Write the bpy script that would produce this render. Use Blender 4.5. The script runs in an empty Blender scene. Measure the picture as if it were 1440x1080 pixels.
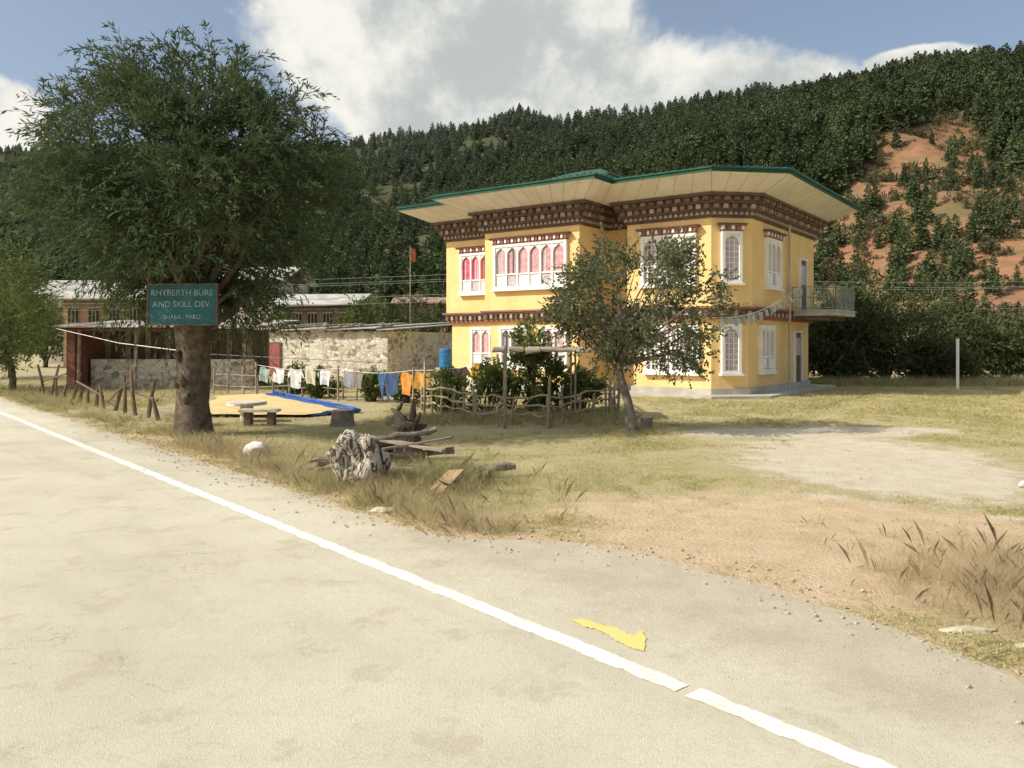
import bpy, math, random
import numpy as np
from mathutils import Vector, noise as mnoise
R=np.random.RandomState(7); random.seed(7)
sc=bpy.context.scene
col=sc.collection
# ------------------------------------------------------------------ node helpers
class NT:
    def __init__(s,tree): s.t=tree; s.n=tree.nodes; s.l=tree.links
    def node(s,typ,**kw):
        n=s.n.new(typ)
        for k,v in kw.items(): setattr(n,k,v)
        return n
    def inp(s,sock,v):
        if isinstance(v,bpy.types.NodeSocket): s.l.new(v,sock)
        else:
            if sock.type=='RGBA' and len(v)==3: v=(*v,1)
            sock.default_value=v
    def m(s,op,a,b=0.0,c=None,clamp=False):
        n=s.node('ShaderNodeMath',operation=op,use_clamp=clamp); s.inp(n.inputs[0],a); s.inp(n.inputs[1],b)
        if c is not None: s.inp(n.inputs[2],c)
        return n.outputs[0]
    def vm(s,op,a,b=(0,0,0)):
        n=s.node('ShaderNodeVectorMath',operation=op); s.inp(n.inputs[0],a); s.inp(n.inputs[1],b)
        return n.outputs['Value'] if op in('LENGTH','DOT_PRODUCT','DISTANCE') else n.outputs[0]
    def mix(s,f,a,b,blend='MIX'):
        n=s.node('ShaderNodeMix',data_type='RGBA',blend_type=blend); s.inp(n.inputs[0],f); s.inp(n.inputs[6],a); s.inp(n.inputs[7],b)
        return n.outputs[2]
    def noise(s,vec,scale,detail=4,rough=.55,out=0,dist=0.0):
        n=s.node('ShaderNodeTexNoise'); s.inp(n.inputs['Vector'],vec); n.inputs['Scale'].default_value=scale
        n.inputs['Detail'].default_value=detail; n.inputs['Roughness'].default_value=rough; n.inputs['Distortion'].default_value=dist
        return n.outputs[out]
    def ss(s,v,a,b,lo=0.,hi=1.):
        n=s.node('ShaderNodeMapRange',interpolation_type='SMOOTHSTEP'); s.inp(n.inputs[0],v)
        n.inputs[1].default_value=a;n.inputs[2].default_value=b;n.inputs[3].default_value=lo;n.inputs[4].default_value=hi
        return n.outputs[0]
def newmat(name):
    m=bpy.data.materials.new(name); m.use_nodes=True; t=NT(m.node_tree); t.n.clear()
    out=t.node('ShaderNodeOutputMaterial'); b=t.node('ShaderNodeBsdfPrincipled'); t.l.new(b.outputs[0],out.inputs[0])
    b.inputs['Specular IOR Level'].default_value=.25
    return m,t,b,out
def mat(name,c1,c2=None,scale=3.,rough=.85,bump=0.,bscale=None,world=False,fine=0.15,metal=0.,dirt=None):
    m,t,b,o=newmat(name)
    if c2 is None: c2=tuple(x*.75 for x in c1)
    vec=t.node('ShaderNodeNewGeometry').outputs['Position'] if world else t.node('ShaderNodeTexCoord').outputs['Object']
    f=t.ss(t.noise(vec,scale,6,.6),.35,.65)
    c=t.mix(f,c1,c2)
    g=t.noise(vec,scale*11,3,.6)
    c=t.mix(fine,c,t.mix(g,(0,0,0),(1,1,1)),'OVERLAY')
    if dirt:
        st=t.noise(t.vm('MULTIPLY',vec,(1,1,.12)),2.6,6,.7); c=t.mix(t.ss(st,.52,.74,0,.55),c,dirt)
    t.inp(b.inputs['Base Color'],c); b.inputs['Roughness'].default_value=rough; b.inputs['Metallic'].default_value=metal
    if bump:
        bn=t.node('ShaderNodeBump'); bn.inputs['Strength'].default_value=bump; bn.inputs['Distance'].default_value=.03
        t.inp(bn.inputs['Height'],t.noise(vec,bscale or scale*5,6,.65)); t.l.new(bn.outputs[0],b.inputs['Normal'])
    return m
def leafmat(name,c1,c2,trans=.3,rscale=1.2,far_haze=None):
    m,t,b,o=newmat(name); t.n.remove(b)
    geo=t.node('ShaderNodeNewGeometry'); oi=t.node('ShaderNodeObjectInfo')
    f=t.ss(t.noise(geo.outputs['Position'],rscale,3,.6),.3,.7)
    f=t.m('ADD',t.m('MULTIPLY',f,.5),t.m('MULTIPLY',t.m('ADD',t.m('MULTIPLY',oi.outputs['Random'],.5),t.m('MULTIPLY',geo.outputs['Random Per Island'],.5)),.5))
    c=t.mix(f,c1,c2)
    if far_haze is not None:
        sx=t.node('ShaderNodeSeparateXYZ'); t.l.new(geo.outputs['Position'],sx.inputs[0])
        c=t.mix(t.ss(sx.outputs[1],90,800,0,.8),c,far_haze)  # aerial haze painted into the leaf colour, paler with distance along Y
    d=t.node('ShaderNodeBsdfDiffuse'); tr=t.node('ShaderNodeBsdfTranslucent'); mx=t.node('ShaderNodeMixShader')
    t.inp(d.inputs[0],c); t.inp(tr.inputs[0],c); mx.inputs[0].default_value=trans
    t.l.new(d.outputs[0],mx.inputs[1]); t.l.new(tr.outputs[0],mx.inputs[2]); t.l.new(mx.outputs[0],o.inputs[0])
    return m
# ------------------------------------------------------------------ mesh helpers
class MB:
    def __init__(s): s.v=[]; s.f=[]; s.mi=[]; s.mats=[]
    def m(s,mt):
        if mt not in s.mats: s.mats.append(mt)
        return s.mats.index(mt)
    def poly(s,pts,mt):
        k=len(s.v); s.v+= [tuple(p) for p in pts]; s.f.append(tuple(range(k,k+len(pts)))); s.mi.append(s.m(mt))
    def hexa(s,p,mt):
        k=len(s.v); s.v+=[tuple(q) for q in p]
        for f in ((3,2,1,0),(4,5,6,7),(0,1,5,4),(1,2,6,5),(2,3,7,6),(3,0,4,7)):
            s.f.append(tuple(k+i for i in f)); s.mi.append(s.m(mt))
    def box(s,x0,x1,y0,y1,z0,z1,mt): s.hexa([(x0,y0,z0),(x1,y0,z0),(x1,y1,z0),(x0,y1,z0),(x0,y0,z1),(x1,y0,z1),(x1,y1,z1),(x0,y1,z1)],mt)
    def obox(s,o,d,t0,t1,d0,d1,z0,z1,mt):
        n=(d[1],-d[0])
        P=lambda t,q,z:(o[0]+d[0]*t+n[0]*q,o[1]+d[1]*t+n[1]*q,z)
        s.hexa([P(t0,d1,z0),P(t1,d1,z0),P(t1,d0,z0),P(t0,d0,z0),P(t0,d1,z1),P(t1,d1,z1),P(t1,d0,z1),P(t0,d0,z1)],mt)
    def tube(s,pts,rad,mt,n=8,jit=0.,cap=True):
        pts=[Vector(p) for p in pts]; k0=len(s.v); mi=s.m(mt)
        for i,p in enumerate(pts):
            a=pts[max(i-1,0)]; b=pts[min(i+1,len(pts)-1)]; d=(b-a).normalized()
            u=d.cross(Vector((0,0,1)) if abs(d.z)<.9 else Vector((1,0,0))).normalized(); w=d.cross(u)
            r=rad[i] if hasattr(rad,'__len__') else rad
            for j in range(n):
                th=2*math.pi*j/n; rr=r*(1+jit*random.uniform(-1,1))
                s.v.append(tuple(p+u*math.cos(th)*rr+w*math.sin(th)*rr))
        for i in range(len(pts)-1):
            for j in range(n):
                a=k0+i*n+j; b=k0+i*n+(j+1)%n
                s.f.append((a,b,b+n,a+n)); s.mi.append(mi)
        if cap:
            s.f.append(tuple(k0+j for j in range(n))[::-1]); s.mi.append(mi)
            e=k0+(len(pts)-1)*n; s.f.append(tuple(e+j for j in range(n))); s.mi.append(mi)
    def build(s,name,parent=None,loc=(0,0,0),smooth=False,link=True,rot=0):
        me=bpy.data.meshes.new(name); me.from_pydata(s.v,[],s.f)
        for m in s.mats: me.materials.append(m)
        me.polygons.foreach_set('material_index',s.mi)
        if smooth: me.polygons.foreach_set('use_smooth',[True]*len(s.f))
        me.update(); o=bpy.data.objects.new(name,me)
        if link: col.objects.link(o)
        o.location=loc; o.rotation_euler=(0,0,rot)
        if parent: o.parent=parent
        return o
def empty(name,loc=(0,0,0),rot=0):
    e=bpy.data.objects.new(name,None); e.empty_display_size=.3; col.objects.link(e); e.location=loc; e.rotation_euler=(0,0,rot); return e
def npmesh(name,V,F,mt,parent=None,link=True,mi=None):
    me=bpy.data.meshes.new(name); V=np.asarray(V,dtype=np.float32); F=np.asarray(F,dtype=np.int32)
    me.vertices.add(len(V)); me.vertices.foreach_set('co',V.ravel())
    k=F.shape[1]; me.loops.add(F.size); me.loops.foreach_set('vertex_index',F.ravel())
    me.polygons.add(len(F)); me.polygons.foreach_set('loop_start',np.arange(0,F.size,k,dtype=np.int32))
    for m in (mt if isinstance(mt,list) else [mt]): me.materials.append(m)
    if mi is not None: me.polygons.foreach_set('material_index',np.asarray(mi,dtype=np.int32))
    me.update(calc_edges=True); me.validate()
    o=bpy.data.objects.new(name,me)
    if link: col.objects.link(o)
    if parent: o.parent=parent
    return o
def nrm(a): return a/np.maximum(np.linalg.norm(a,axis=-1,keepdims=True),1e-9)
def leafgeo(P,D,L,W):
    P=np.asarray(P);D=nrm(np.asarray(D));N=len(P)
    S=nrm(np.cross(D,R.normal(size=(N,3))))
    L=np.broadcast_to(L,(N,))[:,None]; W=np.broadcast_to(W,(N,))[:,None]
    V=np.stack([P,P+D*L*.45+S*W*.5,P+D*L,P+D*L*.45-S*W*.5],1).reshape(-1,3)
    return V,np.arange(4*N).reshape(-1,4)
def rdir(n): return nrm(R.normal(size=(n,3)))
def twigs(C,spread,ntw,nl,tl,droop,L,W,center,up=.3,clear=None):
    P=[];D=[]
    for c in C:
        rad=nrm(np.array(c)-center)
        st=c+R.normal(size=(ntw,3))*spread
        d=nrm(rdir(ntw)*.8+rad*.7+np.array([0,0,up]))
        ln=tl*R.uniform(.6,1.3,ntw)
        t=np.linspace(.05,1,nl)
        pos=st[:,None,:]+d[:,None,:]*(ln[:,None]*t)[:,:,None]
        pos[:,:,2]-=droop*(ln[:,None]*t)**2
        tan=d[:,None,:]+np.zeros_like(pos); tan[:,:,2]-=2*droop*(ln[:,None]*t)
        ld=nrm(tan)+rdir(ntw*nl).reshape(ntw,nl,3)*.75
        P.append(pos.reshape(-1,3)); D.append(ld.reshape(-1,3))
    P=np.concatenate(P);D=np.concatenate(D)
    if clear is not None: k=~clear(P); P=P[k];D=D[k]
    return leafgeo(P,D,L*R.uniform(.6,1.2,len(P)),W*R.uniform(.7,1.2,len(P)))
def scatter(name,pts,scl,protos,tilt=.0):
    pts=np.asarray(pts,dtype=np.float32); N=len(pts)
    me=bpy.data.meshes.new(name); me.vertices.add(N); me.vertices.foreach_set('co',pts.ravel())
    a=me.attributes.new('scl','FLOAT_VECTOR','POINT'); scl=np.asarray(scl,dtype=np.float32)
    if scl.ndim==1: scl=np.repeat(scl[:,None],3,1)
    a.data.foreach_set('vector',scl.ravel())
    a=me.attributes.new('rot','FLOAT_VECTOR','POINT'); rt=np.zeros((N,3),dtype=np.float32); rt[:,2]=R.uniform(0,6.28,N); rt[:,:2]=R.normal(size=(N,2))*tilt
    a.data.foreach_set('vector',rt.ravel())
    o=bpy.data.objects.new(name,me); col.objects.link(o)
    c=bpy.data.collections.new(name+'_parts')
    for p in protos: c.objects.link(p)
    ng=bpy.data.node_groups.new(name,'GeometryNodeTree')
    ng.interface.new_socket('Geometry',in_out='INPUT',socket_type='NodeSocketGeometry'); ng.interface.new_socket('Geometry',in_out='OUTPUT',socket_type='NodeSocketGeometry')
    n=ng.nodes; i=n.new('NodeGroupInput'); q=n.new('NodeGroupOutput'); ins=n.new('GeometryNodeInstanceOnPoints'); ci=n.new('GeometryNodeCollectionInfo')
    ci.inputs['Collection'].default_value=c; ci.inputs['Separate Children'].default_value=True; ci.inputs['Reset Children'].default_value=True
    ins.inputs['Pick Instance'].default_value=True
    def na(nm):
        x=n.new('GeometryNodeInputNamedAttribute'); x.data_type='FLOAT_VECTOR'; x.inputs['Name'].default_value=nm; return x.outputs[0]
    ng.links.new(i.outputs[0],ins.inputs['Points']); ng.links.new(ci.outputs[0],ins.inputs['Instance'])
    e2r=n.new('FunctionNodeEulerToRotation'); ng.links.new(na('rot'),e2r.inputs[0]); ng.links.new(e2r.outputs[0],ins.inputs['Rotation'])
    ng.links.new(na('scl'),ins.inputs['Scale']); ng.links.new(ins.outputs[0],q.inputs[0])
    md=o.modifiers.new('scatter','NODES'); md.node_group=ng
    return o
# ------------------------------------------------------------------ camera
H=2.0
cam=bpy.data.cameras.new('camera'); co=bpy.data.objects.new('camera',cam); col.objects.link(co); sc.camera=co
co.location=(0,0,H); co.rotation_euler=(math.radians(90),0,0); cam.lens=28.25; cam.sensor_width=36; cam.shift_y=-60/1440; cam.clip_end=5000
# ------------------------------------------------------------------ light
EL=math.radians(39); sd=Vector((-.962*math.cos(EL),-.272*math.cos(EL),math.sin(EL)))
sun=bpy.data.lights.new('sun','SUN'); so=bpy.data.objects.new('sun',sun); col.objects.link(so)
sun.energy=5; sun.angle=math.radians(.5); sun.color=(1,.93,.80); so.rotation_euler=sd.to_track_quat('Z','Y').to_euler(); so.location=(0,0,60)
w=bpy.data.worlds.new('World'); sc.world=w; w.use_nodes=True; t=NT(w.node_tree); t.n.clear()
out=t.node('ShaderNodeOutputWorld'); sky=t.node('ShaderNodeTexSky',sky_type='NISHITA'); sky.sun_disc=False; sky.sun_elevation=EL; sky.sun_rotation=math.radians(254); sky.dust_density=3.0; sky.air_density=1.0; sky.ozone_density=1.0; sky.altitude=300
g=t.node('ShaderNodeTexCoord').outputs['Generated']; sx=t.node('ShaderNodeSeparateXYZ'); t.l.new(g,sx.inputs[0])
n1=t.noise(g,4.2,12,.6,dist=.25)
def ell(cx,cz,rx,rz):
    dx=t.m('DIVIDE',t.m('SUBTRACT',sx.outputs[0],cx),rx); dz=t.m('DIVIDE',t.m('SUBTRACT',sx.outputs[2],cz),rz)
    return t.m('SUBTRACT',1.0,t.m('SQRT',t.m('ADD',t.m('MULTIPLY',dx,dx),t.m('MULTIPLY',dz,dz))))
f=t.m('MAXIMUM',ell(-.06,.33,.25,.17),ell(.13,.25,.27,.11))
f=t.m('MAXIMUM',f,ell(-.53,.225,.06,.06)); f=t.m('MAXIMUM',f,ell(.43,.30,.05,.014)); f=t.m('MAXIMUM',f,ell(.05,.9,.35,.35)); f=t.m('MAXIMUM',f,-.6)
tot=t.m('ADD',f,t.m('MULTIPLY',t.m('SUBTRACT',n1,.5),2.0))
mask=t.ss(tot,.0,.26)
n2=t.noise(t.vm('ADD',g,(.02,0,.05)),8.5,12,.64)
n3=t.noise(t.vm('ADD',g,(.3,.1,.2)),2.6,3,.5)
shade=t.ss(t.m('ADD',t.m('ADD',t.m('MULTIPLY',n2,.8),t.m('MULTIPLY',n3,.35)),t.m('MULTIPLY',tot,-.15)),.36,.60)
cc=t.mix(shade,(.56,.60,.59),(1.0,.98,.90))
b1=t.node('ShaderNodeBackground'); t.inp(b1.inputs[0],t.mix(.16,sky.outputs[0],(4.6,4.9,4.8))); b1.inputs[1].default_value=.14
b2=t.node('ShaderNodeBackground'); t.inp(b2.inputs[0],cc); b2.inputs[1].default_value=.95
mx=t.node('ShaderNodeMixShader'); t.l.new(mask,mx.inputs[0]); t.l.new(b1.outputs[0],mx.inputs[1]); t.l.new(b2.outputs[0],mx.inputs[2]); t.l.new(mx.outputs[0],out.inputs[0])
sc.view_settings.view_transform='Standard'; sc.view_settings.look='None'; sc.view_settings.exposure=0
# ------------------------------------------------------------------ terrain
A_=[-1.0,-.637,-.37,-.21,-.106,-.03,.01,.05,.16,.248,.336,.425,.513,.637,1.0]
R_=[900,800,700,620,560,525,515,480,410,370,330,300,270,240,220]
H_=[195,190,168,151,145,142,147,131,117,109,101,95,89,83,90]
FA=[-1,-.6,-.2,0,.25,.6,1]; FF=[140,125,105,80,66,50,46]
def fbm(x,y,s,o=4):
    return mnoise.fractal(Vector((x*s,y*s,3.3)),1.0,2.0,o)
def hill(x,y,detail=True):
    x=np.asarray(x,float);y=np.asarray(y,float)
    a=np.clip(x/np.maximum(y,1.),-1.1,1.1)
    r=np.interp(a,A_,R_); Hh=np.interp(a,A_,H_); f=np.interp(a,FA,FF)
    s=(y-f)/(r-f); sp=np.clip(s,0,1)
    h=Hh*(.82*sp**1.25+.18*np.sin(sp*math.pi/2)**2)
    h=np.where(s>1,Hh-(y-r)*.25,h)
    if detail:
        n=np.array([fbm(p,q,.012,5) for p,q in zip(x.ravel(),y.ravel())]).reshape(x.shape)
        n2=np.array([fbm(p,q,.06,3) for p,q in zip(x.ravel(),y.ravel())]).reshape(x.shape)
        h=h+n*14*np.clip(sp*3,0,1)*np.clip(1.25-sp,.25,1)+n2*2.2*np.clip(sp*8,0,1)*(sp<1.2)
    return np.maximum(h,-2)
xs=np.unique(np.concatenate([np.linspace(-1100,-200,60),np.linspace(-200,-30,60),np.linspace(-30,40,141),np.linspace(40,200,70),np.linspace(200,900,50)]))
ys=np.unique(np.concatenate([np.linspace(-300,-10,12),np.linspace(-10,45,111),np.linspace(45,250,90),np.linspace(250,900,110),np.linspace(900,1800,12)]))
X,Y=np.meshgrid(xs,ys)
Z=hill(X,Y)
off=X*.76+Y*.65
small=np.array([fbm(p,q,.5,3) for p,q in zip(X.ravel(),Y.ravel())]).reshape(X.shape)
Z=Z+np.where((Y<60),np.clip((off-6.2)/2,0,1)*small*.045,0)
nx=len(xs); ny=len(ys)
idx=np.arange(nx*ny).reshape(ny,nx)
F=np.stack([idx[:-1,:-1],idx[:-1,1:],idx[1:,1:],idx[1:,:-1]],-1).reshape(-1,4)
gm,t,b,o=newmat('ground_earth_grass')
pos=t.node('ShaderNodeNewGeometry').outputs['Position']; sx=t.node('ShaderNodeSeparateXYZ'); t.l.new(pos,sx.inputs[0])
nA=t.noise(pos,.45,6,.6); nB=t.noise(pos,2.6,6,.65); nC=t.noise(pos,22,5,.7); nW=t.noise(pos,1.3,5,.6); nG=t.noise(pos,90,3,.7)
def gel(cx,cy,rx,ry,ang,w=.9):
    c,s_=math.cos(ang),math.sin(ang)
    dx=t.m('SUBTRACT',sx.outputs[0],cx); dy=t.m('SUBTRACT',sx.outputs[1],cy)
    u=t.m('DIVIDE',t.m('ADD',t.m('MULTIPLY',dx,c),t.m('MULTIPLY',dy,s_)),rx); v=t.m('DIVIDE',t.m('ADD',t.m('MULTIPLY',dx,-s_),t.m('MULTIPLY',dy,c)),ry)
    d=t.m('SQRT',t.m('ADD',t.m('MULTIPLY',u,u),t.m('MULTIPLY',v,v)))
    d=t.m('ADD',d,t.m('MULTIPLY',t.m('SUBTRACT',nW,.5),w)); d=t.m('ADD',d,t.m('MULTIPLY',t.m('SUBTRACT',nC,.5),.5))
    return t.ss(d,.65,1.1,1,0)
grass=t.mix(t.ss(nA,.38,.62),(.55,.48,.26),(.42,.39,.18))
grass=t.mix(t.ss(nB,.44,.62,0,.85),grass,(.57,.46,.29))
grass=t.mix(t.ss(nC,.45,.72,0,.85),grass,(.31,.27,.13))
dirt1=t.mix(t.ss(nB,.35,.65),(.72,.57,.38),(.64,.48,.30)); dirt1=t.mix(t.ss(nC,.50,.74,0,.8),dirt1,(.46,.36,.24)); dirt1=t.mix(t.ss(nG,.56,.7,0,.6),dirt1,(.78,.66,.49))
dirt2=t.mix(t.ss(nB,.35,.65),(.74,.66,.52),(.66,.57,.43)); dirt2=t.mix(t.ss(nC,.5,.74,0,.5),dirt2,(.50,.43,.31))
c=t.mix(gel(3.6,8.4,3.8,2.2,-.35),grass,dirt1)
c=t.mix(gel(6.0,13.4,2.5,4.1,-.15,1.2),c,dirt2)
c=t.mix(gel(2.2,7.0,2.0,1.0,-.5),c,dirt1)
c=t.mix(gel(6.5,17.6,3.4,1.3,0.1),c,dirt2)
offn=t.m('ADD',t.m('MULTIPLY',sx.outputs[0],.76),t.m('MULTIPLY',sx.outputs[1],.65))
offn=t.m('ADD',offn,t.m('MULTIPLY',t.m('SUBTRACT',nW,.5),.9))
c=t.mix(t.ss(offn,5.2,6.6,.9,0),c,dirt1)
c=t.mix(t.m('MULTIPLY',t.ss(sx.outputs[0],-3,-5),t.ss(sx.outputs[1],18,22)),c,t.mix(nB,(.56,.47,.31),(.36,.32,.17)))
soil=t.mix(t.ss(nA,.4,.6),(.34,.175,.10),(.25,.145,.08))
nH=t.noise(pos,.09,6,.65)
hillc=t.mix(t.ss(nH,.46,.62,0,.8),soil,(.16,.14,.065))
lush=t.mix(t.ss(nH,.50,.70),(.06,.068,.033),(.105,.09,.05))
at=t.node('ShaderNodeAttribute',attribute_name='soil')
hillc=t.mix(at.outputs['Fac'],lush,hillc)
c=t.mix(t.ss(sx.outputs[2],.5,2.5),c,hillc)
t.inp(b.inputs['Base Color'],c); b.inputs['Roughness'].default_value=.95; b.inputs['Specular IOR Level'].default_value=.1
bn=t.node('ShaderNodeBump'); bn.inputs['Strength'].default_value=.9; bn.inputs['Distance'].default_value=.06
t.inp(bn.inputs['Height'],t.m('ADD',t.m('ADD',nC,t.m('MULTIPLY',nG,.25)),t.m('MULTIPLY',nB,.6))); t.l.new(bn.outputs[0],b.inputs['Normal'])
ground=npmesh('ground',np.stack([X,Y,Z],-1).reshape(-1,3),F,gm)
ground.data.polygons.foreach_set('use_smooth',[True]*len(F))
def soilf(x,y):
    a=x/np.maximum(y,1)
    r=np.interp(a,A_,R_); f=np.interp(a,FA,FF); s=(y-f)/(r-f)
    edge=np.interp(a,[-.3,-.1,.0,.30,.38,.45,.53,.57,.62,.7,1],[.02,.05,.05,.08,.34,.50,.66,.68,.54,.46,.4])
    return np.clip((edge-s)/.16+.5,0,1)
sa=ground.data.attributes.new('soil','FLOAT','POINT'); sa.data.foreach_set('value',soilf(X,Y).ravel().astype(np.float32))
# ------------------------------------------------------------------ road
def road_nodes(t):
    pos=t.node('ShaderNodeNewGeometry').outputs['Position']
    sx=t.node('ShaderNodeSeparateXYZ'); t.l.new(pos,sx.inputs[0])
    nA=t.noise(pos,.5,5,.6); nB=t.noise(pos,1.7,7,.68); nC=t.noise(pos,70,4,.8); nD=t.noise(pos,260,2,.7); nE=t.noise(pos,9,6,.7)
    offn=t.m('ADD',t.m('MULTIPLY',sx.outputs[0],.76),t.m('MULTIPLY',sx.outputs[1],.65)); al=t.m('ADD',t.m('MULTIPLY',sx.outputs[0],-.65),t.m('MULTIPLY',sx.outputs[1],.76))
    c=t.mix(t.ss(nA,.35,.65),(.69,.64,.50),(.61,.56,.43)); c=t.mix(t.ss(nB,.55,.63,0,.5),c,(.49,.435,.31))
    c=t.mix(t.ss(nE,.5,.7,0,.35),c,(.48,.435,.33))
    cv=t.node('ShaderNodeCombineXYZ'); t.inp(cv.inputs[0],t.m('MULTIPLY',al,.12)); t.inp(cv.inputs[1],offn); sN=t.noise(cv.outputs[0],1.6,5,.6)
    c=t.mix(t.ss(sN,.5,.68,0,.35),c,(.50,.46,.36))
    c=t.mix(t.ss(nC,.5,.72,0,.6),c,(.36,.33,.26)); c=t.mix(t.ss(nD,.55,.75,0,.55),c,(.78,.74,.62))
    wv=t.vm('ADD',pos,t.vm('SCALE',t.noise(pos,3,4,.6,out=1)))
    vd=t.node('ShaderNodeTexVoronoi',feature='DISTANCE_TO_EDGE'); t.inp(vd.inputs['Vector'],wv); vd.inputs['Scale'].default_value=.9
    c=t.mix(t.m('MULTIPLY',t.ss(vd.outputs['Distance'],.002,.009,1,0),t.ss(nA,.5,.6,0,.55)),c,(.24,.21,.16))
    c2=t.mix(t.ss(nB,.38,.62),(.60,.53,.40),(.50,.44,.33)); c2=t.mix(t.ss(nC,.46,.7,0,.75),c2,(.32,.28,.215)); c2=t.mix(t.ss(nD,.5,.7,0,.5),c2,(.72,.66,.53))
    o2=t.m('ADD',offn,t.m('ADD',t.m('MULTIPLY',t.m('SUBTRACT',nE,.5),.7),t.m('MULTIPLY',t.m('SUBTRACT',nB,.5),.5)))
    c=t.mix(t.ss(o2,4.15,4.75,0,.9),c,c2)
    return c,t.m('ADD',nC,nD)
rm,t,b,o=newmat('asphalt_worn')
c,hgt=road_nodes(t)
t.inp(b.inputs['Base Color'],c); b.inputs['Roughness'].default_value=.9
bn=t.node('ShaderNodeBump'); bn.inputs['Strength'].default_value=.7; bn.inputs['Distance'].default_value=.012; t.inp(bn.inputs['Height'],hgt); t.l.new(bn.outputs[0],b.inputs['Normal'])
d_=np.array([-.65,.76]); d_/=np.linalg.norm(d_); n_=np.array([.76,.65]); n_/=np.linalg.norm(n_)
LO=3.74
def rp(s,o): p=d_*s+n_*o; return (p[0],p[1])
ctrl_s=[-8,-3,.2,1.6,2.7,4.2,5.6,6.1,6.6]; ctrl_o=[4.95,5.0,5.05,5.35,5.75,5.85,5.75,5.3,4.75]
ss_=np.arange(-60,150,.1)
def edge(s): return np.interp(s,[-60]+ctrl_s+[6.7,200],[4.8]+ctrl_o+[4.75,4.75])+.10*fbm(s,0,.6,4)+.09*fbm(s,9,2.2,4)
V=[];Fq=[]
for i,s in enumerate(ss_):
    e=edge(s)
    for j,oo in enumerate((-3.4+.05*fbm(s,5,2,2),0,LO,e)):
        x,y=rp(s,oo); V.append((x,y,.006))
for i in range(len(ss_)-1):
    for j in range(3):
        k=i*4+j; Fq.append((k,k+1,k+5,k+4)[::-1])
npmesh('road',V,Fq,rm)
pm,t,b,o=newmat('road_paint_white')
pos=t.node('ShaderNodeNewGeometry').outputs['Position']
nC=t.noise(pos,30,6,.75); nB=t.noise(pos,3,4,.6)
c=t.mix(t.ss(t.m('ADD',nC,t.m('MULTIPLY',nB,.4)),.68,.80,0,.85),(.90,.88,.80),(.60,.55,.43)); t.inp(b.inputs['Base Color'],c); b.inputs['Roughness'].default_value=.7
def strip(s0,s1,oc,wd,z,step=.04):
    V=[];Fq=[];sv=np.arange(s0,s1,step)
    for s in sv:
        V.append((*rp(s,oc-wd/2+.02*fbm(s,1,6,4)),z)); V.append((*rp(s,oc+wd/2+.02*fbm(s,7,6,4)),z))
    for i in range(len(sv)-1): Fq.append((2*i,2*i+2,2*i+3,2*i+1)[::-1])
    return V,Fq
V1,F1=strip(-20,2.82,LO,.14,.0105); V2,F2=strip(2.87,120,LO,.14,.0105)
npmesh('road_edge_line',V1+V2,F1+[tuple(len(V1)+i for i in f) for f in F2],pm)
ym,t,b,o=newmat('road_paint_yellow_faded')
pos=t.node('ShaderNodeNewGeometry').outputs['Position']
c=t.mix(t.ss(t.noise(pos,26,8,.8),.46,.62),(.76,.60,.15),(.60,.54,.36)); t.inp(b.inputs['Base Color'],c)
ow=[(.42,5.76),(.52,5.60),(.60,5.53),(.655,5.45),(.69,5.34),(.76,5.23),(.84,5.16),(.885,5.30),(.91,5.52),(.865,5.50),(.82,5.44),(.775,5.50),(.70,5.60),(.60,5.68),(.52,5.76)]
pts=[]
for i in range(len(ow)):
    a=Vector(ow[i]);b_=Vector(ow[(i+1)%len(ow)])
    for q in range(5): p=a.lerp(b_,q/5); pts.append((p.x+random.uniform(-.012,.012),p.y+random.uniform(-.018,.018),.0115))
mb=MB(); mb.poly(pts,ym); mb.build('road_arrow_marking')
# ------------------------------------------------------------------ materials
M_wall=mat('wall_yellow',(.85,.60,.275),(.79,.54,.23),.8,.9,.1,30,dirt=(.64,.45,.23))
M_plinth=mat('plinth_cement',(.50,.48,.41),(.40,.37,.32),1.5,.95,.2)
M_white=mat('white_paint',(.86,.84,.80),(.78,.76,.72),2,.6)
M_brown=mat('cornice_brown',(.11,.065,.05),(.16,.095,.07),3,.7)
M_red=mat('trim_red',(.33,.14,.10),(.26,.11,.08),3,.7)
M_cream=mat('trim_cream',(.46,.38,.29),(.34,.27,.20),4,.8)
M_tan=mat('trim_tan',(.27,.19,.14),(.20,.14,.1),4,.8)
M_soff=mat('soffit_board',(.78,.72,.62),(.68,.62,.53),.9,.8)
M_soffl=mat('soffit_joint',(.5,.43,.33),(.45,.38,.3),1,.9)
M_green=mat('roof_green_metal',(.02,.085,.055),(.015,.065,.042),1.5,.5)
M_glass,t_,b_,o_=newmat('window_glass'); b_.inputs['Base Color'].default_value=(.05,.055,.06,1); b_.inputs['Roughness'].default_value=.08; b_.inputs['Specular IOR Level'].default_value=.6
M_pink=mat('curtain_pink',(.66,.40,.40),(.50,.24,.26),7,.9)
M_redc=mat('curtain_red',(.66,.16,.22),(.5,.08,.14),7,.9)
M_lace=mat('curtain_lace',(.58,.52,.52),(.44,.38,.40),8,.9)
M_dark=mat('dark_void',(.03,.027,.023),(.04,.035,.03),3,.9)
M_metal=mat('railing_metal',(.30,.32,.28),(.2,.22,.19),3,.5)
M_wood=mat('wood_weathered',(.42,.34,.25),(.26,.20,.145),4,.9,.5,20)
M_wooddk=mat('wood_dark',(.19,.13,.09),(.12,.085,.06),4,.9,.4,20)
M_bark=mat('bark',(.17,.135,.095),(.08,.062,.045),6,.95,1.,22)
M_barkg=mat('bark_grey',(.27,.23,.18),(.15,.125,.1),7,.95,.8,22)
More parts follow.
